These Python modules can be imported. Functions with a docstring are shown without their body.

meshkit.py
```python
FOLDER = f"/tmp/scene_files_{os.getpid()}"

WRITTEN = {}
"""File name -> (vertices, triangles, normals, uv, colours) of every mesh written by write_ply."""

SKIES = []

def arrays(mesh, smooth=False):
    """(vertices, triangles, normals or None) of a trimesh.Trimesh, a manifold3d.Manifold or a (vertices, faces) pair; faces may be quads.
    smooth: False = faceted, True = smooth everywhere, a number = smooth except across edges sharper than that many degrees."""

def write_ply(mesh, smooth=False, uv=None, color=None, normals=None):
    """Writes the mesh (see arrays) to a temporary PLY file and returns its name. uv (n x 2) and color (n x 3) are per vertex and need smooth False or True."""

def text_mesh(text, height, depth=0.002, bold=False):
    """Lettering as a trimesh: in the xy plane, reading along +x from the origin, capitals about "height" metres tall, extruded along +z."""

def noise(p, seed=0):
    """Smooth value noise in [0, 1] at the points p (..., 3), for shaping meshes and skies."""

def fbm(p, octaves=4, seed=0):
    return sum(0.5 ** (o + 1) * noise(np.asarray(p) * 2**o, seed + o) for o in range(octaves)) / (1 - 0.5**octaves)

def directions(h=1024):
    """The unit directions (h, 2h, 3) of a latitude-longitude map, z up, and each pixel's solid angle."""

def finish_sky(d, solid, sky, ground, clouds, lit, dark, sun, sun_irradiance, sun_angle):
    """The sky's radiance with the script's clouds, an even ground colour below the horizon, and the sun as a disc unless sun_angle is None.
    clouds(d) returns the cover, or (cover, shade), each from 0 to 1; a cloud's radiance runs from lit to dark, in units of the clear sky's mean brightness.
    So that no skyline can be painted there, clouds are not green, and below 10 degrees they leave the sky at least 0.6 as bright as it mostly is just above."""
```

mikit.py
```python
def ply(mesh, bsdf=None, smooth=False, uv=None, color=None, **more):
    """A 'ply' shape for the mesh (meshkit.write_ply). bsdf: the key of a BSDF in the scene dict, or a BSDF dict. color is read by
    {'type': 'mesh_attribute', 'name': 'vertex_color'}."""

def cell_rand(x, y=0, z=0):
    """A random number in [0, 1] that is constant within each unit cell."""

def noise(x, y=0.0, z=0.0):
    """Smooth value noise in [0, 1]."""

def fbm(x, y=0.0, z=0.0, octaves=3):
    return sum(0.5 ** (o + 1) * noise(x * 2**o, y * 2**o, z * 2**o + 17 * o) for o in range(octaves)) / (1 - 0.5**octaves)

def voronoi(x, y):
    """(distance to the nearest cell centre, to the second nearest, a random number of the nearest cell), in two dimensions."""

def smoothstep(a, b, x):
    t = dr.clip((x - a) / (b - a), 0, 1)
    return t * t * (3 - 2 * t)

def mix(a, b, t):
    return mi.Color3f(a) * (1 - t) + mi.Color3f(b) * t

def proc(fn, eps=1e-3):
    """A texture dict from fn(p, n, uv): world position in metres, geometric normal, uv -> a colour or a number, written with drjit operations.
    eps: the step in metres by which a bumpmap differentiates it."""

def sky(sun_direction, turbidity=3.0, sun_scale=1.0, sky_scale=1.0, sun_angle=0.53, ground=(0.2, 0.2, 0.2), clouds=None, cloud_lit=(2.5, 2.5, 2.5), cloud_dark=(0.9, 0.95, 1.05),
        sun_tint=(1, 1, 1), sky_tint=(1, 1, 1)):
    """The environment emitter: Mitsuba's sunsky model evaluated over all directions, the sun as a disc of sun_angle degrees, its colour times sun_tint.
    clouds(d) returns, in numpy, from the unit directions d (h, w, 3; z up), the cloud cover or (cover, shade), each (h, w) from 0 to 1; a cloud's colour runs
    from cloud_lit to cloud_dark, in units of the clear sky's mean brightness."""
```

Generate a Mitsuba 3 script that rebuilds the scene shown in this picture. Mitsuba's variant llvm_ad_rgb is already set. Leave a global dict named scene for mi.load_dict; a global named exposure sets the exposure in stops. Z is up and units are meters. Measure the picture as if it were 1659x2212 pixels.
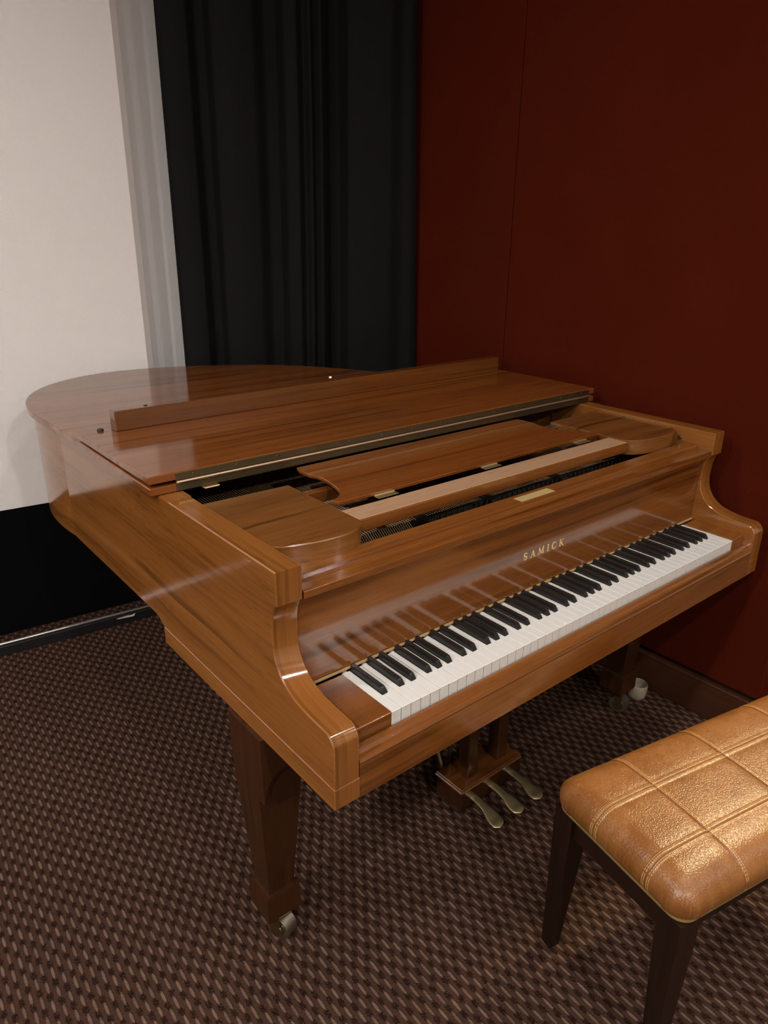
import math, random
import numpy as np, trimesh, drjit as dr, mitsuba as mi, mikit
import manifold3d as m3
from shapely.geometry import Polygon, LineString, box as sbox
from shapely.ops import unary_union
from scipy.interpolate import splprep, splev, PchipInterpolator

random.seed(7)
rng = np.random.default_rng(7)
T = mi.ScalarTransform4f
scene, labels = {}, {}

# ------------------------------------------------------------------ camera
CX, CY, CZ, YAW, PITCH, ROLL, F = -0.5419, -0.7766, 1.5129, 0.68964, -0.37226, 0.01139, 1567.36
f_ = np.array([math.sin(YAW) * math.cos(PITCH), math.cos(YAW) * math.cos(PITCH), math.sin(PITCH)])
r_ = np.array([math.cos(YAW), -math.sin(YAW), 0.0])
u_ = np.cross(r_, f_)
up_ = -r_ * math.sin(ROLL) + u_ * math.cos(ROLL)
o_ = np.array([CX, CY, CZ])
scene['camera'] = {'type': 'perspective', 'fov': math.degrees(2 * math.atan(829.5 / F)), 'fov_axis': 'x',
                   'near_clip': 0.05, 'far_clip': 50.0,
                   'to_world': T().look_at(origin=o_.tolist(), target=(o_ + f_).tolist(), up=up_.tolist())}

# ------------------------------------------------------------------ light and exposure
exposure = 2.85
CEIL = 3.0
LAMP_COLOR = (1.0, 0.945, 0.875)
# x, y, strength of each recessed ceiling lamp
LAMPS = [(1.25, -1.35, 0.33), (0.25, -0.50, 0.28), (-1.9, -1.6, 1.25), (-1.7, 0.65, 0.75), (-0.3, -3.1, 1.5), (-3.3, -0.6, 2.2), (2.75, -0.05, 2.3), (2.3, -2.9, 0.6)]
LAMP_AT = ['above the bench', 'above the piano keyboard', 'above the open carpet left of the piano', 'over the carpet by the white wall panel', 'farthest from the piano', 'nearest the left wall', 'right of the red wall', 'in the right front of the room']
LAMP_GOLD = (1.0, 0.80, 0.46)
LAMP_R, LAMP_POWER = 0.055, 230.0


# ------------------------------------------------------------------ helpers
def numbered(key):
    if key not in scene and key not in labels:
        return key
    k = 1
    while f'{key}_{k:03d}' in scene or f'{key}_{k:03d}' in labels:
        k += 1
    return f'{key}_{k:03d}'


def thing(name, label, cat, group=None):
    key = numbered(name)
    labels[key] = {'label': label, 'category': cat}
    if group:
        labels[key]['group'] = group
    return key


def add(name, mesh, mat, parent=None, smooth=False, label=None, stuff=False, structure=False, cat=None, group=None, uv=None, **more):
    key = numbered((parent + '__' if parent else '') + name)
    if isinstance(mesh, dict):
        scene[key] = {**mesh, **more}
    else:
        scene[key] = mikit.ply(mesh, mat, smooth=smooth, uv=uv, **more)
    d = {}
    if label:
        d['label'] = label
    if cat:
        d['category'] = cat
    if group:
        d['group'] = group
    if stuff:
        d['kind'] = 'stuff'
    if structure:
        d['kind'] = 'structure'
    if d:
        labels[key] = d
    return key


def hull(pts):
    return trimesh.convex.convex_hull(np.asarray(pts, float))


def cbox(x0, x1, y0, y1, z0, z1, b=0.002):
    """box with chamfered edges"""
    p = []
    for x in (x0, x1):
        for y in (y0, y1):
            for z in (z0, z1):
                sx, sy, sz = (b if x == x0 else -b), (b if y == y0 else -b), (b if z == z0 else -b)
                p += [(x, y + sy, z + sz), (x + sx, y, z + sz), (x + sx, y + sy, z)]
    return hull(p)


def loft_prism(pts, a0, a1, b=0.0015, axis='z'):
    """polygon (n x 2) extruded from a0 to a1 with chamfered rims; axis x: pts are (y,z); y: (x,z); z: (x,y)"""
    poly = Polygon(pts)
    P = np.array(poly.exterior.coords)[:-1]
    if not poly.exterior.is_ccw:
        P = P[::-1]
    n = len(P)
    d = np.roll(P, -1, 0) - P
    d /= np.linalg.norm(d, axis=1, keepdims=True) + 1e-12
    nin = np.stack([-d[:, 1], d[:, 0]], 1)            # inward normal of the edge that starts at i
    prev = np.roll(nin, 1, 0)
    m = nin + prev
    m /= np.linalg.norm(m, axis=1, keepdims=True) + 1e-12
    c = np.clip((m * nin).sum(1), 0.35, 1)
    Q = P + m * (b / c)[:, None]
    rings = [(Q, a0), (P, a0 + b), (P, a1 - b), (Q, a1)] if b > 0 else [(P, a0), (P, a1)]
    V = np.vstack([np.c_[r, np.full(n, a)] for r, a in rings])
    Fc = []
    i = np.arange(n)
    j = (i + 1) % n
    for k in range(len(rings) - 1):
        A, B = k * n, (k + 1) * n
        Fc += [np.c_[A + i, A + j, B + j], np.c_[A + i, B + j, B + i]]
    cap = np.asarray(m3.triangulate([np.ascontiguousarray(rings[0][0])])).astype(int)
    Fc += [cap[:, ::-1], cap + (len(rings) - 1) * n]
    Fc = np.vstack(Fc)
    if axis == 'x':
        V = V[:, [2, 0, 1]]
    elif axis == 'y':
        V = V[:, [0, 2, 1]]
        Fc = Fc[:, ::-1]
    return trimesh.Trimesh(V, Fc, process=False)


def round_poly(pts, r, res=4):
    p = Polygon(pts)
    q = p.buffer(-r, join_style=2).buffer(r, quad_segs=res)
    q = q.buffer(r, join_style=2).buffer(-r, quad_segs=res) if r > 0 else q
    return np.array(q.exterior.coords)[:-1]


def cat_(meshes):
    return trimesh.util.concatenate(meshes)


def man(mesh):
    return m3.Manifold(m3.Mesh(np.asarray(mesh.vertices, np.float32), np.asarray(mesh.faces, np.uint32)))


def cyl(p0, p1, r0, r1=None, n=16):
    r1 = r0 if r1 is None else r1
    p0, p1 = np.asarray(p0, float), np.asarray(p1, float)
    z = (p1 - p0) / np.linalg.norm(p1 - p0)
    x = np.cross(z, [0, 0, 1] if abs(z[2]) < 0.9 else [1, 0, 0])
    x /= np.linalg.norm(x)
    y = np.cross(z, x)
    a = np.arange(n) * 2 * np.pi / n
    ring = np.cos(a)[:, None] * x + np.sin(a)[:, None] * y
    return hull(np.vstack([p0 + ring * r0, p1 + ring * r1]))


def lathe(profile, n=32, center=(0, 0, 0)):
    m = trimesh.creation.revolve(np.asarray(profile, float), sections=n)
    m.apply_translation(center)
    return m


# ------------------------------------------------------------------ materials
noise, fbm, smoothstep, mix, voronoi, cell_rand = mikit.noise, mikit.fbm, mikit.smoothstep, mikit.mix, mikit.voronoi, mikit.cell_rand


def wood_tex(axis, dark, mid, light, scale=1.0, figure=1.0):
    def fn(p, n, uv):
        if axis == 3:      # case veneer: along the sides it runs with y, on the arm fronts and tops it follows the bend
            side = dr.abs(n.x) > 0.5
            a = dr.select(side, p.y, p.z - p.y)
            b = dr.select(side, p.z, p.x * 1.6 + 0.4)
            d = dr.select(side, p.x, mi.Float(0.3))
        else:
            c = [p.x, p.y, p.z]
            a = c.pop(axis)
            b, d = c
        b, d, a = b * scale, d * scale, a * scale
        b = b + 0.016 * (fbm(a * 2.6, b * 6.0, d * 6.0) - 0.5) + 0.006 * (noise(a * 7.0 + 2.0, b * 11.0, d * 11.0) - 0.5)
        d = d + 0.012 * (noise(a * 2.2 + 7.0, b * 5.0, d * 5.0) - 0.5)
        if figure > 1.0:   # figured veneer: wavy dark veins
            b = b + 0.020 * (noise(a * 9.0 + 1.0, b * 9.0, d * 9.0) - 0.5) + 0.010 * (noise(a * 21.0 + 4.0, b * 16.0, d * 16.0) - 0.5)
        broad = fbm(a * 1.1, b * 20.0, d * 20.0)
        streak = noise(a * 2.6 + 3.0, b * 120.0, d * 120.0)
        fib = noise(a * 12.0, b * 520.0, d * 520.0)
        vein = smoothstep(0.62 - 0.14 * (figure - 1.0), 0.84 - 0.10 * (figure - 1.0), noise(a * 1.5 * figure + 5.0, b * 62.0, d * 62.0)) * smoothstep(0.35, 0.6, noise(a * 1.9, b * 9.0, d * 9.0))
        pore = smoothstep(0.66, 0.92, noise(a * 26.0 + 3.0, b * 330.0, d * 330.0))
        k = 0.60 * broad + 0.17 * streak + 0.23 * fib
        col = mix(mix(dark, mid, smoothstep(0.15, 0.48, k)), light, smoothstep(0.44, 0.80, k))
        return col * (1.0 - 0.16 * pore) * (1.0 - min(0.42 * figure, 0.75) * vein)
    return mikit.proc(fn)


def gloss_wood(axis, dark, mid, light, alpha=0.012, scale=1.0, figure=1.0, ior=1.88):
    return {'type': 'twosided', 'b': {'type': 'roughplastic', 'alpha': alpha, 'int_ior': ior, 'nonlinear': False, 'distribution': 'ggx',
                                      'diffuse_reflectance': wood_tex(axis, dark, mid, light, scale, figure)}}


WD, WM, WL = (0.070, 0.0200, 0.0040), (0.152, 0.048, 0.0095), (0.215, 0.077, 0.0170)
scene['wood_x'] = gloss_wood(0, WD, WM, WL)
scene['wood_y'] = gloss_wood(3, (0.112, 0.036, 0.0075), (0.215, 0.078, 0.0165), (0.275, 0.108, 0.0265))
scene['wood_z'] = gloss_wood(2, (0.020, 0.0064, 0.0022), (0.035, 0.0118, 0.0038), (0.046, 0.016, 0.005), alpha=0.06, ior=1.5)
scene['wood_top'] = gloss_wood(0, (0.085, 0.0215, 0.0045), (0.172, 0.051, 0.0105), (0.235, 0.078, 0.0185))
scene['wood_figured'] = gloss_wood(0, (0.080, 0.026, 0.0055), (0.155, 0.056, 0.0125), (0.225, 0.090, 0.022), alpha=0.05, figure=1.55)
scene['wood_strip'] = gloss_wood(0, (0.050, 0.0145, 0.0035), (0.108, 0.034, 0.0075), (0.155, 0.053, 0.0125))
scene['wood_rail'] = gloss_wood(0, (0.50, 0.28, 0.15), (0.60, 0.35, 0.195), (0.66, 0.40, 0.23), alpha=0.25)
scene['wood_bench'] = gloss_wood(2, (0.010, 0.0038, 0.0018), (0.017, 0.0062, 0.003), (0.023, 0.0085, 0.004), alpha=0.2, ior=1.4)


def plastic(col, alpha=0.05):
    return {'type': 'twosided', 'b': {'type': 'roughplastic', 'alpha': alpha, 'distribution': 'ggx', 'diffuse_reflectance': {'type': 'rgb', 'value': list(col)}}}


def matte(col):
    return {'type': 'twosided', 'b': {'type': 'diffuse', 'reflectance': {'type': 'rgb', 'value': list(col)}}}


def metal(col, rough):
    return {'type': 'twosided', 'b': {'type': 'principled', 'base_color': {'type': 'rgb', 'value': list(col)}, 'metallic': 1.0, 'roughness': rough}}


scene['key_white'] = plastic((0.64, 0.63, 0.605), 0.10)
scene['key_black'] = plastic((0.012, 0.011, 0.011), 0.06)
scene['felt_tan'] = matte((0.34, 0.22, 0.11))
scene['brass'] = metal((0.60, 0.46, 0.20), 0.32)
scene['brass_dull'] = metal((0.30, 0.23, 0.12), 0.38)
scene['brass_aged'] = metal((0.15, 0.115, 0.065), 0.5)
scene['brass_rod'] = metal((0.62, 0.46, 0.32), 0.45)
scene['brass_pale'] = metal((0.66, 0.55, 0.30), 0.42)
scene['steel'] = metal((0.72, 0.70, 0.68), 0.3)
scene['steel_dark'] = metal((0.34, 0.31, 0.28), 0.35)
scene['iron_plate'] = {'type': 'twosided', 'b': {'type': 'principled', 'base_color': {'type': 'rgb', 'value': [0.03, 0.024, 0.018]}, 'metallic': 0.3, 'roughness': 0.5}}
scene['copper_wire'] = {'type': 'twosided', 'b': {'type': 'principled', 'base_color': {'type': 'rgb', 'value': [0.42, 0.26, 0.14]}, 'metallic': 0.3, 'roughness': 0.4}}
scene['cast_gold'] = {'type': 'twosided', 'b': {'type': 'principled', 'base_color': {'type': 'rgb', 'value': [0.42, 0.31, 0.13]}, 'metallic': 0.25, 'roughness': 0.45}}
scene['gold_leaf'] = {'type': 'twosided', 'b': {'type': 'principled', 'base_color': {'type': 'rgb', 'value': [0.78, 0.55, 0.24]}, 'metallic': 0.35, 'roughness': 0.4}}
scene['black_dull'] = plastic((0.008, 0.008, 0.009), 0.3)
scene['dark_inside'] = matte((0.03, 0.018, 0.01))
scene['rubber'] = plastic((0.02, 0.018, 0.016), 0.3)
scene['gray_wheel'] = metal((0.42, 0.37, 0.30), 0.4)
scene['wood_dark_base'] = gloss_wood(1, (0.035, 0.012, 0.006), (0.055, 0.019, 0.009), (0.07, 0.025, 0.012), alpha=0.12, ior=1.5)


def red_fn(p, n, uv):
    v = fbm(p.y * 3.0, p.z * 3.0, p.x)
    w = noise(p.y * 500.0, p.z * 500.0)
    return mi.Color3f(0.062, 0.0085, 0.0036) * (0.82 + 0.26 * v + 0.10 * w)


scene['red_fabric'] = {'type': 'twosided', 'b': {'type': 'diffuse', 'reflectance': mikit.proc(red_fn)}}


def white_fn(p, n, uv):
    w = noise((p.x + p.z) * 420.0, (p.x - p.z) * 200.0)
    v = fbm(p.x * 1.5, p.z * 1.5, 3.0)
    return mi.Color3f(0.775, 0.755, 0.745) * (0.93 + 0.04 * w + 0.05 * v)


scene['white_fabric'] = {'type': 'twosided', 'b': {'type': 'diffuse', 'reflectance': mikit.proc(white_fn)}}
scene['wall_paint'] = matte((0.74, 0.73, 0.73))
scene['room_paint'] = matte((0.42, 0.37, 0.33))
scene['ceiling_paint'] = matte((0.62, 0.58, 0.54))
scene['black_fabric'] = matte((0.0045, 0.0045, 0.005))


def curtain_fn(p, n, uv):
    w = noise(p.x * 600.0, p.y * 600.0, p.z * 600.0)
    return mi.Color3f(0.0056, 0.0056, 0.0059) * (0.9 + 0.2 * w)


scene['curtain_cloth'] = {'type': 'twosided', 'b': {'type': 'principled', 'base_color': mikit.proc(curtain_fn), 'roughness': 0.8, 'specular': 0.12, 'sheen': 0.05}}

# carpet: long light tufts in staggered columns along y, a brown ground and dark pits
CPX, CPY = 0.01725, 0.0495


def carpet_parts(p):
    x = p.x + 0.0036 * (noise(p.x * 5.0, p.y * 5.0) - 0.5) - p.y * 0.035
    col = dr.floor(x / CPX)
    odd = col - 2.0 * dr.floor(col * 0.5)
    y = p.y + odd * CPY * 0.5 + 0.006 * (cell_rand(col, 3.0) - 0.5)
    row = dr.floor(y / CPY)
    lx = x - (col + 0.5) * CPX + 0.0016 * (cell_rand(col, row, 5) - 0.5)
    ly = y - (row + 0.5) * CPY
    ln = 0.0165 * (0.85 + 0.3 * cell_rand(col, row, 1))
    rr = dr.sqrt(dr.square(lx / 0.0036) + dr.square(ly / ln))
    fine = noise(p.x * 900.0, p.y * 500.0)
    tuft = 1.0 - smoothstep(0.75, 1.12, rr + 0.25 * (fine - 0.5))
    # pits sit beside the tufts, half a row on
    ly2 = y - (dr.floor(y / CPY + 0.5)) * CPY
    rp = dr.sqrt(dr.square(lx / 0.0065) + dr.square(ly2 / 0.0135))
    pit = 1.0 - smoothstep(0.55, 1.15, rp + 0.5 * (noise(p.x * 420.0, p.y * 420.0) - 0.5))
    return tuft, pit, fine, cell_rand(col, row, 2)


def carpet_fn(p, n, uv):
    tuft, pit, fine, rnd = carpet_parts(p)
    grain = noise(p.x * 700.0, p.y * 700.0, 4.0)
    base = mix((0.050, 0.0255, 0.0185), (0.066, 0.0345, 0.026), fine)
    dark = mix((0.012, 0.006, 0.0045), (0.075, 0.043, 0.031), smoothstep(0.55, 0.95, grain))
    col = mix(base, dark, pit * 0.85)
    lightc = mix((0.125, 0.077, 0.056), (0.165, 0.105, 0.077), rnd)
    col = mix(col, lightc * (0.85 + 0.3 * fine), tuft)
    return col * (0.70 + 0.20 * fbm(p.x * 1.7, p.y * 1.7))


def carpet_bump(p, n, uv):
    tuft, pit, fine, rnd = carpet_parts(p)
    grain = noise(p.x * 700.0, p.y * 700.0, 4.0)
    return 0.0018 * tuft - 0.0016 * pit + 0.0012 * (grain - 0.5)


scene['carpet'] = {'type': 'twosided', 'b': {'type': 'bumpmap', 'arbitrary': mikit.proc(carpet_bump, eps=0.0008), 'scale': 1.0,
                                             'b': {'type': 'diffuse', 'reflectance': mikit.proc(carpet_fn)}}}

# ------------------------------------------------------------------ setting
FX0, FX1, FY0, FY1 = -4.0, 4.4, -3.9, 2.62
add('floor', cbox(FX0 - .1, FX1 + .2, FY0 - .1, FY1 + .1, -0.1, 0.0, 0.0005), 'carpet', structure=True, label='brown carpet with staggered light tufts')
add('ceiling', cbox(FX0 - .1, FX1 + .2, FY0 - .1, FY1 + .1, CEIL, CEIL + .1, 0.0005), 'ceiling_paint', structure=True)
add('wall_left', cbox(FX0 - .1, FX0, FY0, FY1, 0, CEIL, 0.0005), 'room_paint', structure=True)
add('wall_front', cbox(FX0, FX1 + .2, FY0 - .1, FY0, 0, CEIL, 0.0005), 'room_paint', structure=True)
WA = math.radians(-5.6)


def skew(mesh, about=(0.0, 2.083)):
    m = mesh.copy()
    m.apply_translation((-about[0], -about[1], 0))
    m.apply_transform(trimesh.transformations.rotation_matrix(WA, (0, 0, 1)))
    m.apply_translation((about[0], about[1], 0))
    return m


def yskew(x):
    return 2.083 + math.tan(WA) * x


add('wall_back', skew(cbox(FX0 - .1, FX1 + .3, 2.195, 2.35, 0, CEIL, 0.0005)), 'wall_paint', structure=True)
add('wall_far_right', cbox(FX1, FX1 + .1, FY0, FY1, 0, CEIL, 0.0005), 'room_paint', structure=True)
wr = add('wall_right', cbox(1.602, 1.90, -0.034, 2.03, 0, CEIL, 0.0005), 'dark_inside', structure=True, label='dark red fabric panelled wall to the right of the piano')
for y0, y1 in ((1.0975, 2.03), (-0.056, 1.0945)):
    add('panel', cbox(1.58, 1.6015, y0, y1, 0.150, CEIL - 0.005, 0.0015), 'red_fabric', wr)
add('panel', cbox(1.583, 1.897, -0.057, -0.0345, 0.150, CEIL - 0.005, 0.0015), 'red_fabric', wr)
add('baseboard_right', cat_([cbox(1.568, 1.6015, -.058, 2.03, 0.0, 0.134, 0.003), cbox(1.6015, 1.91, -.068, -.0345, 0.0, 0.134, 0.003)]), 'wood_dark_base', structure=True, label='dark brown wooden baseboard below the red wall')

# fabric panel and black lower panel on the back wall, a little askew to the piano
wp = [(-3.9, 2.083), (0.562, 2.083), (0.588, 2.100), (0.588, 2.135), (-3.9, 2.135)]
panel_m = skew(loft_prism(wp, 0.512, CEIL - 0.004, 0.0008, 'z'))
add('fabric_wall_panel', panel_m, 'white_fabric', label='tall white woven fabric wall panel left of the black curtain', cat='wall panel')
add('black_wall_panel', skew(cbox(-3.9, 0.575, 2.086, 2.135, 0.0, 0.510, 0.002)), 'black_fabric', label='low black panel on the carpet below the white fabric panel', cat='wall panel')

# floor rail
fr = thing('floor_rail', 'low black rail with a bright metal top edge lying on the carpet', 'rail')
add('plank', skew(cbox(-3.85, 0.95, 1.918, 1.945, 0.0, 0.040, 0.002), (0, 1.918)), 'black_dull', fr)
add('metal_edge', skew(cyl((-3.85, 1.929, 0.0462), (0.95, 1.929, 0.0462), 0.0070, n=14), (0, 1.918)), 'steel', fr, smooth=40, label='bright metal top edge')

tape = trimesh.Trimesh([(.262, 1.8885, .0335), (.300, 1.8855, .0355), (.322, 1.8835, .0330), (.338, 1.8805, .0375), (.330, 1.8800, .0270), (.300, 1.8850, .0275), (.272, 1.8880, .0285)], [(0, 6, 5), (0, 5, 1), (1, 5, 2), (2, 5, 4), (2, 4, 3)], process=False)
tape2 = tape.copy()
tape2.apply_translation((.0006, .0012, 0))
tape2.invert()
scene['paper_scrap'] = matte((0.52, 0.47, 0.38))
add('tape_scrap', cat_([tape, tape2]), 'paper_scrap', fr, label='torn scrap of pale tape')

# curtain: a pleated cloth hung across the corner
ctl = np.array([[0.00, .000], [0.02, .022], [0.06, .030], [0.10, .022], [0.135, -.035], [0.16, -.040], [0.19, .012], [0.25, .030], [0.33, .012],
                [0.385, -.042], [0.42, -.046], [0.45, .012], [0.49, .028], [0.52, -.002], [0.545, .026], [0.565, .0], [0.585, .024], [0.605, .004], [0.635, -.055], [0.665, -.050],
                [0.70, .010], [0.77, .030], [0.86, .036], [0.93, .016], [0.965, .022], [1.00, .010]])
fold = PchipInterpolator(ctl[:, 0], ctl[:, 1])
C0, C1 = np.array([0.696, 1.985]), np.array([1.566, 1.585])
ns, nz = 420, 40
S = np.linspace(0, 1, ns)
Z = np.linspace(0.015, CEIL - 0.045, nz)
tdir = (C1 - C0) / np.linalg.norm(C1 - C0)
ndir = np.array([tdir[1], -tdir[0]])
SS, ZZ = np.meshgrid(S, Z)
wob = 0.006 * np.sin(ZZ * 2.1 + SS * 9) * np.sin(SS * np.pi)
sw = np.clip(SS + 0.008 * np.sin(ZZ * 1.7 + 1.0) * np.sin(SS * np.pi), 0, 1)
amp = fold(sw) * (0.9 + 0.10 * np.cos(ZZ * 1.2 + 5 * SS))
lean = np.where(SS > 0.85, (SS - 0.85) / 0.15, 0) * 0.02 * (ZZ - 1.0)
px = C0[0] + (C1 - C0)[0] * SS + ndir[0] * (amp + wob) - lean * tdir[0]
py = C0[1] + (C1 - C0)[1] * SS + ndir[1] * (amp + wob) - lean * tdir[1]
front = np.stack([px, py, ZZ], -1)
back = front - np.array([ndir[0], ndir[1], 0]) * 0.0025
V = np.vstack([front.reshape(-1, 3), back.reshape(-1, 3)])
ii = np.arange(ns * nz).reshape(nz, ns)
a, b, c, d = ii[:-1, :-1].ravel(), ii[:-1, 1:].ravel(), ii[1:, 1:].ravel(), ii[1:, :-1].ravel()
Fq = [np.c_[a, b, c], np.c_[a, c, d], np.c_[a, c, b] + ns * nz, np.c_[a, d, c] + ns * nz]
loop = np.r_[ii[0], ii[1:, -1], ii[-1, ::-1][1:], ii[::-1, 0][1:-1]]
l2 = np.roll(loop, -1)
Fq += [np.c_[loop, loop + ns * nz, l2 + ns * nz], np.c_[loop, l2 + ns * nz, l2]]
add('curtain', trimesh.Trimesh(V, np.vstack(Fq), process=False), 'curtain_cloth', smooth=50,
    label='black floor-length pleated curtain hanging in the corner behind the piano', cat='curtain')
add('curtain_track', cyl((C0[0] - .02, C0[1], CEIL - 0.018), (C1[0] - .005, C1[1], CEIL - 0.018), 0.0175, n=10), 'steel_dark', label='dark curtain track under the ceiling above the black curtain', cat='curtain track')

# ceiling lamps
for i, (lx, ly, s) in enumerate(LAMPS):
    lp = thing('ceiling_lamp', 'round recessed ceiling lamp ' + LAMP_AT[i], 'lamp', 'ceiling lamps')
    add('ring', lathe([(LAMP_R, -.004), (LAMP_R + .02, -.004), (LAMP_R + .022, -.0002), (LAMP_R, -.0002), (LAMP_R, -.004)], 32, (lx, ly, CEIL)), 'steel', lp, smooth=40)
    a = np.arange(24) * 2 * np.pi / 24
    vv = np.vstack([np.c_[lx + LAMP_R * np.cos(a), ly + LAMP_R * np.sin(a), np.full(24, CEIL - .002)], [[lx, ly, CEIL - .002]]])
    ff = np.c_[(np.arange(24) + 1) % 24, np.arange(24), np.full(24, 24)]
    rad = [LAMP_POWER * s * q for q in (LAMP_COLOR if i != 6 else LAMP_GOLD)]   # the lamp beyond the red wall is a warmer one
    add('lens', trimesh.Trimesh(vv, ff, process=False), 'rubber', lp, emitter={'type': 'area', 'radiance': {'type': 'rgb', 'value': rad}})

# ------------------------------------------------------------------ grand piano
W, t = 1.4849, 0.0525
ZK, ZB, ZS, ZR = 0.7206, 0.607, 0.650, 0.987
P = thing('grand_piano', 'glossy brown walnut grand piano with its lid flap folded back', 'piano')

# lid outline in plan
tail = np.array([(-.018, 1.30), (-.018, 1.42), (-.018, 1.50), (-.014, 1.565), (.002, 1.632), (.030, 1.70), (.078, 1.780), (.142, 1.850), (.223, 1.912), (.32, 1.953), (.424, 1.964), (.55, 1.945),
                 (.656, 1.908), (.776, 1.855), (.899, 1.780), (1.021, 1.668), (1.105, 1.552), (1.165, 1.445), (1.21, 1.35), (1.275, 1.215), (1.345, 1.08), (1.425, .955), (1.482, .85), (1.503, .76)])
tck, _ = splprep(tail.T, s=0.00025)
tc = np.array(splev(np.linspace(0, 1, 110), tck)).T
YL = 0.621
lid_xy = np.vstack([[(-.0184, YL)], tc, [(1.5033, YL)]])
rim_out = Polygon(np.vstack([[(-.0184, .2)], tc, [(1.5033, .2)]])).buffer(-0.0184)
rim_in = rim_out.buffer(-t)
ring = rim_out.difference(rim_in).intersection(sbox(-1, .58, 3, 3))
ring_m = trimesh.creation.extrude_polygon(ring, ZR - 0.667, engine='earcut')
ring_m.apply_translation((0, 0, 0.667))

arm = [(0, .660), (0, .731), (.0025, .7385), (.008, .7465), (.013, .751), (.021, .7545), (.042, .7555), (.068, .757), (.100, .7615), (.125, .7685), (.143, .778), (.157, .790), (.170, .809), (.1765, .828),
       (.1785, .848), (.178, .870), (.1765, .888), (.1725, .905), (.166, .917), (.161, .9215), (.159, .923), (.159, .9865), (.1605, ZR), (.62, ZR), (.62, .667), (.73, .667), (.71, .6655), (.695, .661), (.684, .655), (.677, .6505), (.0, .6505)]
# the lower rear of the cheek: it runs on under the rim
arm = [q for q in arm if q not in ((.62, .667),)]
arm = arm[:arm.index((.62, ZR))] + [(.73, ZR), (.73, .667), (.71, .6655), (.695, .661), (.684, .655), (.677, .6505), (.0, .6505)]
armL = loft_prism(arm, 0.0, t, 0.0022, 'x')
armR = loft_prism(arm, W - t, W, 0.0022, 'x')
case_m = man(armL) + man(armR) + man(ring_m)
cm = case_m.to_mesh()
add('case', trimesh.Trimesh(cm.vert_properties[:, :3], cm.tri_verts, process=False), 'wood_y', P, smooth=25)

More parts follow.
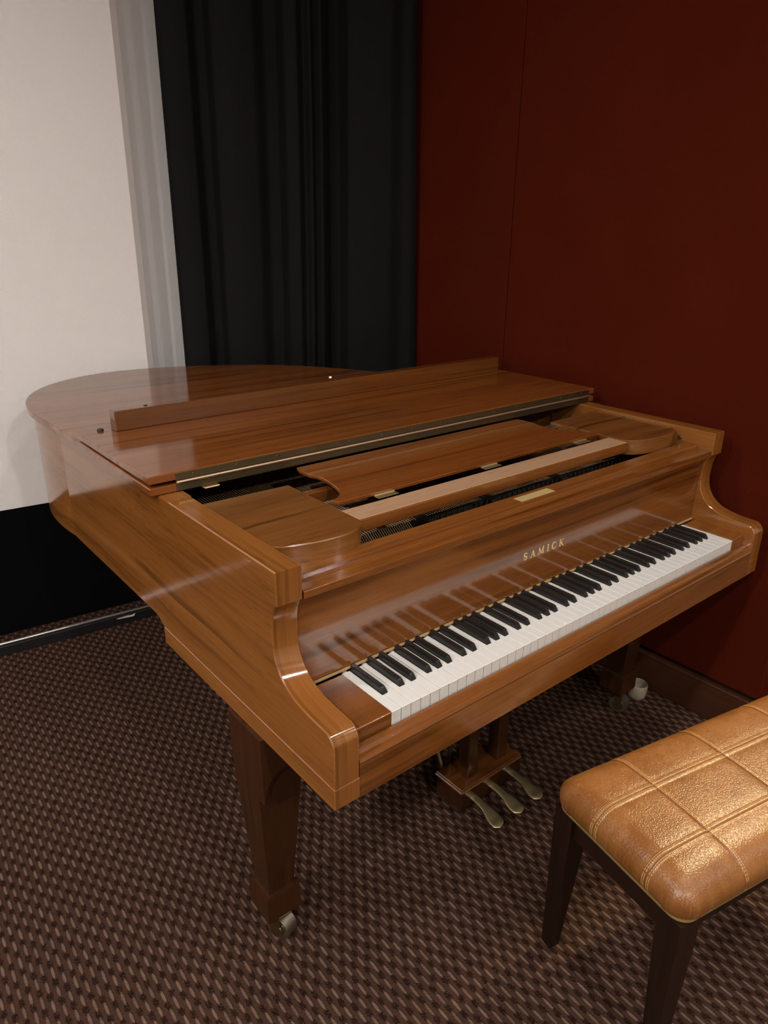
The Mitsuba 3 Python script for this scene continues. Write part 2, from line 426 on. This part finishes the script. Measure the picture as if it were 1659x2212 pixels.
# key bed with the mouldings in front
kb = man(cbox(0, W, 0.0295, .676, ZB, ZS, .0015)) + man(cbox(0, t + .001, 0, .05, ZB, ZS, .0015)) + man(cbox(W - t - .001, W, 0, .05, ZB, ZS, .0015))
kbm = kb.to_mesh()
add('key_bed', trimesh.Trimesh(kbm.vert_properties[:, :3], kbm.tri_verts, process=False), 'wood_y', P, smooth=25)
slip = round_poly([(0.0, ZB), (0.0, .676), (-.001, .679), (.001, .684), (.0065, .6865), (.010, .6868), (.0125, .6885), (.015, .692), (.019, .6945), (.0245, .6955), (.0285, .6945), (.0285, ZB)], 0.0006)
add('key_slip', loft_prism(slip, t + .0004, W - t - .0004, .0005, 'x'), 'wood_x', P, smooth=25)

# keyboard
KX, KY, KL, KW = 0.1465, 0.0306, 0.1497, 1.227 / 52
kbd = add('keyboard', cbox(KX - .001, KX + 1.228, .034, .20, .651, .674, .001), 'dark_inside', P)
names = 'CDEFGAB'
off = {'C': -.0027, 'D': .0027, 'F': -.0035, 'G': 0.0, 'A': .0035}
whites, blacks = [], []
seq = [names[(5 + i) % 7] for i in range(52)]
for i, nm in enumerate(seq):
    if nm in off and i < 51:
        blacks.append((KX + (i + 1) * KW + off[nm], i))
BW, BY0 = 0.0132, KY + 0.0515
shape_cache = {}
for i in range(52):
    x0, x1 = 0.00035, KW - 0.00035
    pl = sbox(x0, KY, x1, KY + KL)
    for bx, bi in blacks:
        if bi in (i - 1, i):
            r = bx - (KX + i * KW)
            pl = pl.difference(sbox(r - BW / 2 - .0008, BY0 - .0015, r + BW / 2 + .0008, KY + KL + .01))
    sig = pl.wkt
    if sig not in shape_cache:
        pts = np.array(pl.exterior.coords)[:-1]
        body = loft_prism(pts, ZK - .0022, ZK, .0009, 'z')
        frontb = cbox(x0 + .0004, x1 - .0004, KY + .0012, KY + .05, ZK - .044, ZK - .0021, .0003)
        stem = cbox(KW * .5 - .004, KW * .5 + .004, KY + .04, KY + KL + .01, ZK - .024, ZK - .0021, .0003)
        shape_cache[sig] = mikit.ply(cat_([body, frontb, stem]), 'key_white')
    dz = rng.uniform(-.0003, .0003)
    add('white_key', shape_cache[sig], None, kbd, to_world=T().translate([KX + i * KW, 0, dz]))
bh, bl = .0115, KY + KL
bk = hull([(sx * .0066, BY0, ZK - .006) for sx in (-1, 1)] + [(sx * .0066, BY0 + .0005, ZK) for sx in (-1, 1)] + [(sx * .0050, BY0 + .0065, ZK + bh - .0016) for sx in (-1, 1)] + [(sx * .0040, BY0 + .009, ZK + bh) for sx in (-1, 1)]
          + [(sx * .0066, bl, ZK - .006) for sx in (-1, 1)] + [(sx * .0052, bl, ZK + bh - .0012) for sx in (-1, 1)] + [(sx * .0042, bl, ZK + bh) for sx in (-1, 1)])
bkp = mikit.ply(bk, 'key_black', smooth=35)
for bx, bi in blacks:
    add('black_key', bkp, None, kbd, to_world=T().translate([bx, 0, rng.uniform(-.0003, .0003)]))

# key blocks at both ends
blk = round_poly([(.029, .652), (.029, .7235), (.178, .7235), (.178, .652)], .004, 4)
add('key_block', loft_prism(blk, t + .0004, KX - .0008, .001, 'x'), 'wood_x', P, smooth=25)
add('key_block', loft_prism(blk, KX + 1.2278, W - t - .0004, .001, 'x'), 'wood_x', P, smooth=25)

# fallboard with its two ledges
fbp = round_poly([(.246, .943), (.203, .943), (.2035, .934), (.1875, .934), (.160, .9345), (.1595, .920), (.180, .916), (.1865, .911), (.1875, .7262), (.246, .7262)], .0014)
FB = add('fallboard', loft_prism(fbp, t + .003, W - t - .003, .0008, 'x'), 'wood_x', P, smooth=25)
add('felt_strip', cbox(t + .001, W - t - .001, .1822, .1872, .7225, .7268, .0006), 'felt_tan', FB, label='thin tan felt strip')
add('name_plate', cbox(.672, .790, .2075, .2325, .9428, .9440, .0004), 'cast_gold', FB, label='blank brass plate')

# gold lettering, serif capitals
def letters():
    hgt, wv, wh, sf = .0165, .0033, .0014, .0012
    def ln(pts, w):
        return LineString(pts).buffer(w / 2, cap_style=2, join_style=1)
    def serif(x, y, w=.0062):
        return sbox(x - w / 2, y - sf / 2, x + w / 2, y + sf / 2).buffer(.00015)
    def arc(cx, cy, rx, ry, a0, a1, n=24):
        a = np.radians(np.linspace(a0, a1, n))
        return list(zip(cx + rx * np.cos(a), cy + ry * np.sin(a)))
    def thick(pts, w0, w1):
        pts = np.array(pts)
        ws = w0 + (w1 - w0) * np.sin(np.linspace(0, np.pi, len(pts)))
        return unary_union([LineString([pts[i], pts[i + 1]]).buffer((ws[i] + ws[i + 1]) / 4) for i in range(len(pts) - 1)])
    H = hgt
    S = unary_union([thick(arc(.0066, H * .745, .0046, H * .255, 30, 270, 24) + arc(.0066, H * .245, .0052, H * .245, 90, -155, 24), .0013, .0036), ln([(.0111, H), (.0108, H * .70)], .0012), ln([(.0014, 0), (.0017, H * .30)], .0012)])
    A = unary_union([ln([(.0022, 0), (.0085, H)], wh), ln([(.0082, H), (.0148, 0)], wv), ln([(.0045, H * .36), (.0122, H * .36)], wh), serif(.0022, 0, .006), serif(.0146, 0, .0068)])
    M = unary_union([ln([(.002, 0), (.0026, H)], wh), ln([(.0026, H), (.0098, H * .04)], wv), ln([(.0098, H * .04), (.0168, H)], wh), ln([(.0168, 0), (.0168, H)], wv), serif(.002, 0), serif(.0168, 0), serif(.002, H, .004), serif(.0178, H, .005)])
    I = unary_union([ln([(.003, 0), (.003, H)], wv), serif(.003, 0, .0068), serif(.003, H, .0068)])
    C = unary_union([thick(arc(.0088, H * .5, .0078, H * .5, 42, 318, 40), .0010, .0036), ln([(.0145, H), (.0141, H * .68)], .0011), ln([(.0147, H * .16), (.0144, H * .30)], .001)])
    K = unary_union([ln([(.003, 0), (.003, H)], wv), serif(.003, 0, .0068), serif(.003, H, .0068), ln([(.0036, H * .40), (.0133, H)], wh), ln([(.0066, H * .58), (.0142, 0)], wv), serif(.0136, H, .0058), serif(.0146, 0, .006)])
    out, x = [], 0
    from shapely import affinity
    for g, w in ((S, .0130), (A, .0168), (M, .0200), (I, .0060), (C, .0160), (K, .0168)):
        out.append(affinity.translate(g, x, 0))
        x += w + .0118
    return out, x - .0118


lets, tot = letters()
lm = []
for g in lets:
    for q in getattr(g, 'geoms', [g]):
        lm.append(trimesh.creation.extrude_polygon(q, .0005, engine='earcut'))
lm = cat_(lm)
lm.apply_scale([.147 / tot, 1, 1])
lm.apply_transform(trimesh.transformations.rotation_matrix(math.pi / 2, (1, 0, 0)))
lm.apply_translation((.669, .1872, .806))
add('lettering', lm, 'gold_leaf', FB, label='gold maker name in spaced serif capitals')

# inside: plate, strings, tuning pins
inner = rim_in.intersection(sbox(-1, .262, 3, 3))
pm = trimesh.creation.extrude_polygon(inner.buffer(-.001), .012, engine='earcut')
pm.apply_translation((0, 0, .848))
PL = add('iron_plate', pm, 'iron_plate', P)
sb = trimesh.creation.extrude_polygon(rim_in.intersection(sbox(-1, .68, 3, 3)).buffer(-.001), .010, engine='earcut')
sb.apply_translation((0, 0, .690))
add('bottom_board', sb, 'dark_inside', P)
strs = []
for i in range(170):
    x = .075 + i * .0078
    x2 = x + (.10 if x < .55 else .0) * (1 - x / .55)
    yb = 1.60 if x < .5 else max(.75, 1.60 - (x - .5) * 1.1)
    strs.append(cyl((x, .385, .884), (x2, yb, .893), .0019 if x < .5 else .0010, n=4))
add('strings', cat_(strs), 'copper_wire', P, stuff=True, label='row of fine wire strings over the dark plate')
pin = cat_([cyl((0, 0, 0), (0, -.006, .030), .0030, n=8), cyl((0, -.006, .030), (0, -.0072, .034), .0030, .0018, n=8)])
pinp = mikit.ply(pin, 'steel_dark', smooth=40)
for r_i, yy in enumerate((.335, .365)):
    for i in range(42):
        x = .52 + i * .0195 + r_i * .0095
        if .735 < x < .765:
            continue
        add('tuning_pin', pinp, None, PL, to_world=T().translate([x, yy, .859]))
for x0 in (.525, .745, 1.02):
    add('plate_rib', cbox(x0 - .012, x0 + .012, .27, .60, .8595, .892, .003), 'iron_plate', PL)
comb = cat_([cyl((.272 + i * .0062, .330, .8605), (.272 + i * .0062, .372, .893), .0011, n=5) for i in range(34)])
add('bass_wires', comb, 'copper_wire', PL, stuff=True, label='short bass wires beside the left desk block')
# cast ornament on the plate
em = []
for k in range(60):
    a_ = rng.uniform(0, 2 * math.pi)
    rr = math.sqrt(rng.uniform(0, 1))
    e = trimesh.creation.icosphere(1, rng.uniform(.0028, .0055))
    e.apply_translation((.511 + .040 * rr * math.cos(a_), .345 + .015 * rr * math.sin(a_), .868 + .008 * (1 - rr) + rng.uniform(0, .004)))
    em.append(e)
emh = m3.Manifold.batch_boolean([man(e) for e in em] + [man(cbox(.472, .550, .332, .358, .8598, .869, .004))], m3.OpType.Add).to_mesh()
add('ornament', trimesh.Trimesh(emh.vert_properties[:, :3], emh.tri_verts, process=False), 'cast_gold', PL, smooth=40, label='ornate cast brass ornament')

# desk blocks beside the music desk
def arcpts(p0, p1, bulge, n=14):
    p0, p1 = np.array(p0), np.array(p1)
    tt = np.linspace(0, 1, n)
    nrm = np.array([p1[1] - p0[1], -(p1[0] - p0[0])])
    nrm = nrm / np.linalg.norm(nrm)
    return [tuple(p0 + (p1 - p0) * s + nrm * bulge * 4 * s * (1 - s)) for s in tt]


lb = [(t + .001, .271)] + [(.075, .254), (.098, .2455), (.125, .2375), (.150, .233), (.175, .2305), (.198, .2305), (.216, .2335), (.233, .240), (.248, .2505), (.258, .263), (.2635, .277)] + [(.2635, .535), (t + .001, .541)]
add('desk_block', loft_prism(lb, .938, .980, .002, 'z'), 'wood_figured', P, smooth=25)
rb = [(1.188, .545), (1.1885, .300), (1.197, .283), (1.212, .270), (1.235, .260), (1.27, .253), (1.31, .2495), (1.345, .250), (1.380, .256), (1.405, .267), (1.422, .281), (1.4295, .294), (1.4315, .31), (1.4315, .553)]
add('desk_block', loft_prism(rb, .938, .980, .002, 'z'), 'wood_figured', P, smooth=25)
add('desk_rail', cbox(.2645, 1.1875, .277, .339, .949, .9765, .0022), 'wood_x', P)
add('rail_top', cbox(.266, 1.186, .280, .339, .9762, .9778, .0005), 'wood_rail', P, label='pale tan top of the desk rail')
add('desk_frame_rail', cbox(.2640, 1.187, .49, .512, .938, .966, .001), 'wood_x', P)
md = [(.2785, .364), (.271, .381), (.291, .389), (.309, .404), (.321, .424), (.330, .452), (.3365, .485), (.3385, .510), (.3365, .530), (.329, .550), (.3285, .592), (.335, .612)]
xr = 1.1690 + .2785
md = md + [(xr - x, y) for x, y in md[::-1]]
MD = add('music_desk', loft_prism(md, .9785, .9868, .0015, 'z'), 'wood_top', P, smooth=25)
for xx in (.397, .726, 1.085):
    add('hinge', cat_([cbox(xx - .028, xx + .028, .346, .3625, .9779, .9797, .0003), cyl((xx - .028, .3625, .9805), (xx + .028, .3625, .9805), .0022, n=10)]), 'brass_pale', MD)
add('felt_pad', cbox(1.145, 1.187, .515, .54, .9662, .974, .001), 'gray_wheel', P, label='small pale pad beside the right desk block')
add('screw', lathe([(0, 0), (.007, 0), (.006, .003), (0, .004)], 16).apply_transform(trimesh.transformations.rotation_matrix(-math.pi / 2, (0, 1, 0))).apply_translation((W - t, .262, .955)), 'steel_dark', P, smooth=40)

# lid, folded flap and its strip
LID = add('lid', loft_prism(lid_xy, .9875, 1.0055, .0022, 'z'), 'wood_top', P, smooth=25)
add('lid_button', lathe([(0, 0), (.008, 0), (.008, .004), (.005, .008), (0, .009)], 18, (.978, 1.38, 1.0055)), 'steel', LID, smooth=40)
FLAP = add('lid_flap', cbox(-.0184, 1.5033, YL, 1.1017, 1.0135, 1.0312, .0018), 'wood_top', P)
add('front_strip', cbox(.0615, 1.4665, 1.013, 1.049, 1.0312, 1.0825, .0018), 'wood_strip', FLAP)
add('rubber_button', lathe([(0, 0), (.008, 0), (.008, .004), (.006, .006), (0, .0065)], 18, (.033, 1.045, 1.0312)), 'rubber', FLAP, smooth=40)
for bx in (.15, .75, 1.35):
    add('rubber_button', lathe([(0, 0), (.005, 0), (.005, .0015), (0, .002)], 14, (bx, 1.031, 1.0825)), 'rubber', FLAP, smooth=40)
for bx in (.22, .62, 1.02, 1.40):
    add('flap_pad', cbox(bx - .02, bx + .02, .75, .79, 1.0055, 1.0135, .001), 'rubber', FLAP)
    add('flap_pad', cbox(bx - .02, bx + .02, 1.03, 1.07, 1.0055, 1.0135, .001), 'rubber', FLAP)
LH = add('lid_hinge', cat_([cbox(.040, 1.475, YL - .0014, YL + .0004, .9895, 1.0055, .0003), cbox(.040, 1.475, YL - .0014, YL + .0004, 1.0135, 1.0290, .0003)]), 'brass_aged', P, label='long dull brass piano hinge')
add('knuckle', cyl((.040, YL - .0035, 1.0095), (1.475, YL - .0035, 1.0095), .0036, n=14), 'brass_rod', LH, smooth=50)
scr = mikit.ply(lathe([(0, 0), (.0028, 0), (.0022, .0008), (0, .001)], 10).apply_transform(trimesh.transformations.rotation_matrix(math.pi / 2, (1, 0, 0))), 'brass_aged', smooth=40)
for i in range(14):
    add('screw', scr, None, LH, to_world=T().translate([.08 + i * .104, YL - .0013, 1.0215]))
add('lid_catch', cat_([cbox(.098, .136, YL - .008, YL + .012, .9845, .9875, .001), cyl((.10, YL - .009, .986), (.134, YL - .009, .986), .0026, n=8)]), 'brass_pale', P, smooth=40)

# legs with casters
def leg(cx, cy, flip=1):
    pr = [(.607, .053), (.50, .0515), (.44, .049), (.30, .040), (.19, .0325), (.166, .0315), (.155, .0315)]
    # four-sided taper
    V, Fc = [], []
    for z, h in pr:
        V += [(cx - h, cy - h, z), (cx + h, cy - h, z), (cx + h, cy + h, z), (cx - h, cy + h, z)]
    for k in range(len(pr) - 1):
        for e in range(4):
            a_, b_ = k * 4 + e, k * 4 + (e + 1) % 4
            Fc += [(a_, a_ + 4, b_ + 4), (a_, b_ + 4, b_)]
    n_ = (len(pr) - 1) * 4
    Fc += [(0, 1, 2), (0, 2, 3), (n_, n_ + 2, n_ + 1), (n_, n_ + 3, n_ + 2)]
    body = man(trimesh.Trimesh(V, Fc, process=False))
    # a bracket in front at the top, its lower edge an arch
    ar = [(cx + .0535, .607), (cx - .0535, .607), (cx - .0515, .450), (cx - .0475, .450)] + [(cx + .0475 * math.cos(q), .455 + .062 * math.sin(q)) for q in np.linspace(math.pi, 0, 18)] + [(cx + .0475, .450), (cx + .0515, .450)]
    body = body + man(loft_prism(ar, cy - .072, cy - .040, .0008, 'y'))
    foot = man(hull([(cx + sx * .041, cy + sy * .041, z) for sx in (-1, 1) for sy in (-1, 1) for z in (.090, .148)] + [(cx + sx * .037, cy + sy * .037, .160) for sx in (-1, 1) for sy in (-1, 1)] + [(cx + sx * .034, cy + sy * .034, .078) for sx in (-1, 1) for sy in (-1, 1)]))
    bm = (body + foot).to_mesh()
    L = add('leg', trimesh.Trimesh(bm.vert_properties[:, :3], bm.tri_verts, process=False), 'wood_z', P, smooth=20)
    # caster: fork plates, wheel, stem
    w = cyl((cx + .006 - .016, cy - .012 - .006, .0300), (cx + .006 + .016, cy - .012 + .006, .0300), .0300, n=28)
    axis = np.array([.032, .012, 0]) / np.linalg.norm([.032, .012])
    c0 = np.array([cx + .006, cy - .012, .030])
    add('caster_wheel', w, 'gray_wheel', L, smooth=40, label='grey metal caster wheel')
    fk = []
    for s in (-1, 1):
        q = c0 + axis * s * .021
        fk.append(cyl(q - axis * .002, q + axis * .002, .017, n=18))
        up = hull(np.vstack([q + axis * sg * .002 + np.array([dx, dy, dz]) for sg in (-1, 1) for dx, dy, dz in ((-.010 * axis[1], .010 * axis[0], 0), (.010 * axis[1], -.010 * axis[0], 0), (-.012 * axis[1], .012 * axis[0], .046), (.012 * axis[1], -.012 * axis[0], .046))]))
        fk.append(up)
    fk.append(cyl((cx, cy, .066), (cx, cy, .079), .022, n=18))
    add('caster_fork', cat_(fk), 'brass_dull', L, smooth=30)
    return L


leg(.046, .306)
leg(1.380, .312)
leg(.46, 1.62)
# the tail leg reaches higher, to the case
add('leg_block', cbox(.39, .53, 1.55, 1.69, .6065, .690, .002), 'wood_z', P)

# pedal lyre
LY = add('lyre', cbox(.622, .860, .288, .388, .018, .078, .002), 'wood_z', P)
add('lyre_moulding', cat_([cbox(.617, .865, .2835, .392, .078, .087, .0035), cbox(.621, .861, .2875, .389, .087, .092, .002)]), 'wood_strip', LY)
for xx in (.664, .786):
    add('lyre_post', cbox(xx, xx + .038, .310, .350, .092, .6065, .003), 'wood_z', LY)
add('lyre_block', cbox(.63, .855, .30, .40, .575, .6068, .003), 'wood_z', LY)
add('pedal_rod', cyl((.690, .405, .07), (.690, .405, .6065), .003, n=10), 'brass_dull', LY)
add('pedal_rod', cyl((.745, .365, .092), (.745, .365, .575), .003, n=10), 'brass_dull', LY)
add('lyre_brace', cyl((.655, .392, .06), (.640, .62, .6065), .006, n=10), 'brass_dull', LY)
for xx, dz in ((.668, 0), (.743, 0), (.823, .002)):
    # one smooth lever: narrow shank, broad rounded toe, gently bent down
    y0, y1 = .300, .172
    ys = np.linspace(0, 1, 26)
    half = np.interp(ys, [0, .35, .5, .65, .8, .92, .97, 1.0], [.0115, .0112, .0130, .0185, .0215, .0195, .0140, .0040])
    zc_ = np.interp(ys, [0, .3, .55, .8, 1.0], [.046, .046, .042, .036, .034])
    th = np.interp(ys, [0, .5, .9, 1.0], [.0050, .0050, .0040, .0014])
    n_a = 16
    V = []
    for k, s in enumerate(ys):
        for q in np.arange(n_a) * 2 * np.pi / n_a:
            ce, se = math.cos(q), math.sin(q)
            V.append((xx + half[k] * np.sign(ce) * abs(ce) ** .7 - .012 * s * s * (1 if xx < .7 else .3), y0 + (y1 - y0) * s, zc_[k] + th[k] * np.sign(se) * abs(se) ** .7 + dz))
    Fc = []
    for k in range(len(ys) - 1):
        for e in range(n_a):
            a_, b_ = k * n_a + e, k * n_a + (e + 1) % n_a
            Fc += [(a_, b_, b_ + n_a), (a_, b_ + n_a, a_ + n_a)]
    V += [(V[0][0] - half[0], y0, zc_[0] + dz), (V[-n_a][0] - half[-1], y1, zc_[-1] + dz)]
    for e in range(n_a):
        Fc += [(len(V) - 2, (e + 1) % n_a, e), (len(V) - 1, (len(ys) - 1) * n_a + e, (len(ys) - 1) * n_a + (e + 1) % n_a)]
    add('pedal', trimesh.Trimesh(V, Fc, process=False), 'brass_pale', LY, smooth=60, label='worn brass pedal')

# ------------------------------------------------------------------ bench
BO, BA = np.array([.495, -.076]), math.radians(-11.5)
BL, BD = .725, .347
BX = T().translate([BO[0], BO[1], 0]).rotate([0, 0, 1], math.degrees(BA))
BN = thing('piano_bench', 'dark-legged piano bench with a stitched tan leather cushion', 'bench')

CROSS, LONG = [.153, .357, .567], [-.125, -.257]
# cushion, seams sunk and bands raised in the mesh
gu = np.sort(np.unique(np.r_[np.linspace(-1, 1, 200) , *[(2 * c / BL - 1) + np.linspace(-.03, .03, 33) for c in CROSS], np.sin(np.linspace(-np.pi / 2, np.pi / 2, 80))]))
gv = np.sort(np.unique(np.r_[np.linspace(-1, 1, 140), *[(2 * (c + BD) / BD - 1) + np.linspace(-.075, .075, 45) for c in LONG], np.sin(np.linspace(-np.pi / 2, np.pi / 2, 80))]))
A, B = np.meshgrid(gu, gv)
RC = .045
X, Y = A * BL / 2, B * BD / 2
ax_, ay_ = np.abs(X) - (BL / 2 - RC), np.abs(Y) - (BD / 2 - RC)
cm_ = (ax_ > 0) & (ay_ > 0)
p_, q_ = np.clip(ax_ / RC, 0, 1), np.clip(ay_ / RC, 0, 1)
X = np.where(cm_, np.sign(X) * (BL / 2 - RC + RC * p_ * np.sqrt(1 - q_ * q_ / 2)), X)
Y = np.where(cm_, np.sign(Y) * (BD / 2 - RC + RC * q_ * np.sqrt(1 - p_ * p_ / 2)), Y)
dx_, dy_ = np.abs(X) - (BL / 2 - RC), np.abs(Y) - (BD / 2 - RC)
sd = RC - np.where((dx_ > 0) & (dy_ > 0), np.hypot(dx_, dy_), np.maximum(dx_, dy_))     # distance to the edge
RE = .050
tt = np.clip(sd / RE, 0, 1)
prof = np.sqrt(np.clip(1 - (1 - tt) ** 2.3, 0, 1))
crown = (1 - (np.abs(X) / (BL / 2)) ** 5 * .5) * (1 - (np.abs(Y) / (BD / 2)) ** 3.4)
ZE = .428
ux, vy = X + BL / 2, Y - BD / 2                  # local coordinates: 0..BL, -BD..0
Zt = ZE + .034 * prof + .016 * crown * prof
fade = np.clip(sd / .012, 0, 1)
for c in CROSS:
    d_ = ux - c
    Zt += fade * (-.0016 * np.exp(-(d_ / .012) ** 2) + .0012 * np.exp(-((d_ - .0055) / .0052) ** 4) - .0012 * np.exp(-((d_ + .0015) / .0014) ** 2))
for c in LONG:
    d_ = vy - c
    Zt += fade * (-.0016 * np.exp(-(d_ / .016) ** 2) + .0014 * np.exp(-(d_ / .0085) ** 6) - .0014 * np.exp(-(d_ / .0014) ** 2))
# soft leather unevenness and a dimpled corner
from meshkit import fbm as nfbm
Zt += .0003 * (nfbm(np.stack([ux * 18, vy * 18, ux * 0], -1), 3, 5) - .5) * fade
top = np.stack([ux, vy, Zt], -1)
nb, na = X.shape
idx = np.arange(na * nb).reshape(nb, na)
a, b, c, d = idx[:-1, :-1].ravel(), idx[:-1, 1:].ravel(), idx[1:, 1:].ravel(), idx[1:, :-1].ravel()
FF = [np.c_[a, b, c], np.c_[a, c, d]]
loop = np.r_[idx[0], idx[1:, -1], idx[-1, ::-1][1:], idx[::-1, 0][1:-1]]
VV = [top.reshape(-1, 3)]
cur, nV = loop, na * nb
cen = np.array([BL / 2, -BD / 2])
edge = top.reshape(-1, 3)[loop]
out = edge[:, :2] - cen
out = np.c_[np.sign(out[:, 0]) * (np.abs(np.abs(out[:, 0]) - BL / 2) < RC), np.sign(out[:, 1]) * (np.abs(np.abs(out[:, 1]) - BD / 2) < RC)]
out /= np.maximum(np.linalg.norm(out, axis=1, keepdims=True), 1e-9)
for inset, z in ((.0005, .420), (.002, .412), (.006, .404), (.010, .400), (.05, .399)):
    ringv = np.c_[edge[:, :2] - out * inset, np.full(len(loop), z)]
    VV.append(ringv)
    new = np.arange(len(loop)) + nV
    c2, n2 = np.roll(cur, -1), np.roll(new, -1)
    FF += [np.c_[cur, new, n2], np.c_[cur, n2, c2]]
    cur, nV = new, nV + len(loop)
VV = np.vstack(VV)
cap = np.asarray(m3.triangulate([np.ascontiguousarray(VV[cur, :2])])).astype(int)
FF.append(cur[cap][:, ::-1])
cush = trimesh.Trimesh(VV, np.vstack(FF), process=False)


def leather_fn(p, n, uv):
    u, v = uv.x, uv.y
    blot = fbm(u * 14.0, v * 14.0)
    mott = fbm(u * 60.0, v * 60.0, 2.0)
    col = mix((0.155, 0.056, 0.0130), (0.205, 0.083, 0.0235), smoothstep(0.3, 0.72, 0.6 * blot + 0.4 * mott))
    crack = smoothstep(0.70, 0.86, noise(u * 330.0, v * 330.0)) * smoothstep(0.45, 0.7, noise(u * 12.0 + 4.0, v * 12.0))
    col = mix(col, (0.36, 0.18, 0.065), crack * 0.18)
    st, dark = mi.Float(0.0), mi.Float(0.0)
    for c in CROSS:
        d = u - c
        dash = dr.select(v * 260.0 - dr.floor(v * 260.0) < 0.66, 1.0, 0.0)
        for o in (0.0035, 0.0078):
            st = dr.maximum(st, dash * (1.0 - smoothstep(0.0006, 0.0013, dr.abs(d - o))))
        dark = dr.maximum(dark, 1.0 - smoothstep(0.0005, 0.0016, dr.abs(d + 0.0008)))
    for c in LONG:
        d = v - c
        dash = dr.select(u * 260.0 - dr.floor(u * 260.0) < 0.66, 1.0, 0.0)
        for o in (-0.0075, -0.0035, 0.0035, 0.0075):
            st = dr.maximum(st, dash * (1.0 - smoothstep(0.0006, 0.0013, dr.abs(d - o))))
        dark = dr.maximum(dark, 1.0 - smoothstep(0.0005, 0.0014, dr.abs(d)))
    col = mix(col, (0.13, 0.045, 0.012), dark * 0.8)
    return mix(col, (0.44, 0.28, 0.12), st * 0.75)


def leather_bump(p, n, uv):
    u, v = uv.x, uv.y
    return 0.00035 * noise(u * 700.0, v * 700.0) + 0.0002 * noise(u * 380.0, v * 380.0)


scene['leather'] = {'type': 'twosided', 'b': {'type': 'bumpmap', 'arbitrary': mikit.proc(leather_bump, eps=0.0005), 'scale': 1.0,
                    'b': {'type': 'principled', 'base_color': mikit.proc(leather_fn), 'roughness': 0.33, 'specular': 0.5}}}
CU = add('cushion', cush, 'leather', BN, smooth=True, uv=VV[:, :2], to_world=BX, label='tan leather cushion with double stitched seams')


def bbox_(x0, x1, y0, y1, z0, z1, b):
    return cbox(x0, x1, y0, y1, z0, z1, b)


scene['welt_cloth'] = matte((0.17, 0.115, 0.045))
add('welt', loft_prism(np.array(sbox(.040, -BD + .040, BL - .040, -.040).buffer(.0315, quad_segs=6).exterior.coords)[:-1], .3935, .3992, .0015, 'z'), 'welt_cloth', BN, to_world=BX, label='thin pale edging under the leather')
add('apron', cat_([bbox_(.05, BL - .05, -.050, -.030, .335, .3923, .002), bbox_(.05, BL - .05, -BD + .030, -BD + .050, .335, .3923, .002), bbox_(.022, .042, -BD + .05, -.05, .335, .3923, .002), bbox_(BL - .042, BL - .022, -BD + .05, -.05, .335, .3923, .002)]), 'wood_bench', BN, to_world=BX)
for sx in (0, 1):
    for sy in (0, 1):
        x0, x1 = (.010, .060) if sx == 0 else (BL - .060, BL - .010)
        y0, y1 = (-.060, -.010) if sy == 0 else (-BD + .010, -BD + .060)
        ox, oy = (x0 if sx == 0 else x1), (y1 if sy == 0 else y0)
        xi, yi = (x0 + .030 if sx == 0 else x1 - .030), (y1 - .030 if sy == 0 else y0 + .030)
        tpts = [(x, y, .3924) for x in (x0, x1) for y in (y0, y1)] + [(x, y, .335) for x in (x0, x1) for y in (y0, y1)]
        bpts = [(x, y, 0.0) for x in (ox + (.003 if sx == 0 else -.003), xi) for y in (oy + (-.003 if sy == 0 else .003), yi)]
        add('leg', hull(tpts + bpts), 'wood_bench', BN, to_world=BX)

# ------------------------------------------------------------------ small cup by the baseboard
prof = [(0, 0), (.026, 0), (.031, .006), (.034, .022), (.0345, .042), (.033, .0555), (.0315, .057), (.030, .0545), (.031, .042), (.030, .022), (.026, .010), (0, .008)]
cup = lathe(prof, 40)
v = np.array(cup.vertices)
ang = np.arctan2(v[:, 1], v[:, 0])
hi = np.clip((v[:, 2] - .022) / .035, 0, 1)
v[:, 2] += hi * (.020 * np.exp(-((np.angle(np.exp(1j * (ang - 2.6)))) / .55) ** 2) - .004)
cup.vertices = v
scene['cup_clay'] = plastic((0.34, 0.29, 0.21), 0.2)
cup.apply_translation((1.502, .305, 0.0))
add('cup', cup, 'cup_clay', smooth=50, label='small beige cup with an uneven rim standing by the baseboard', cat='cup')
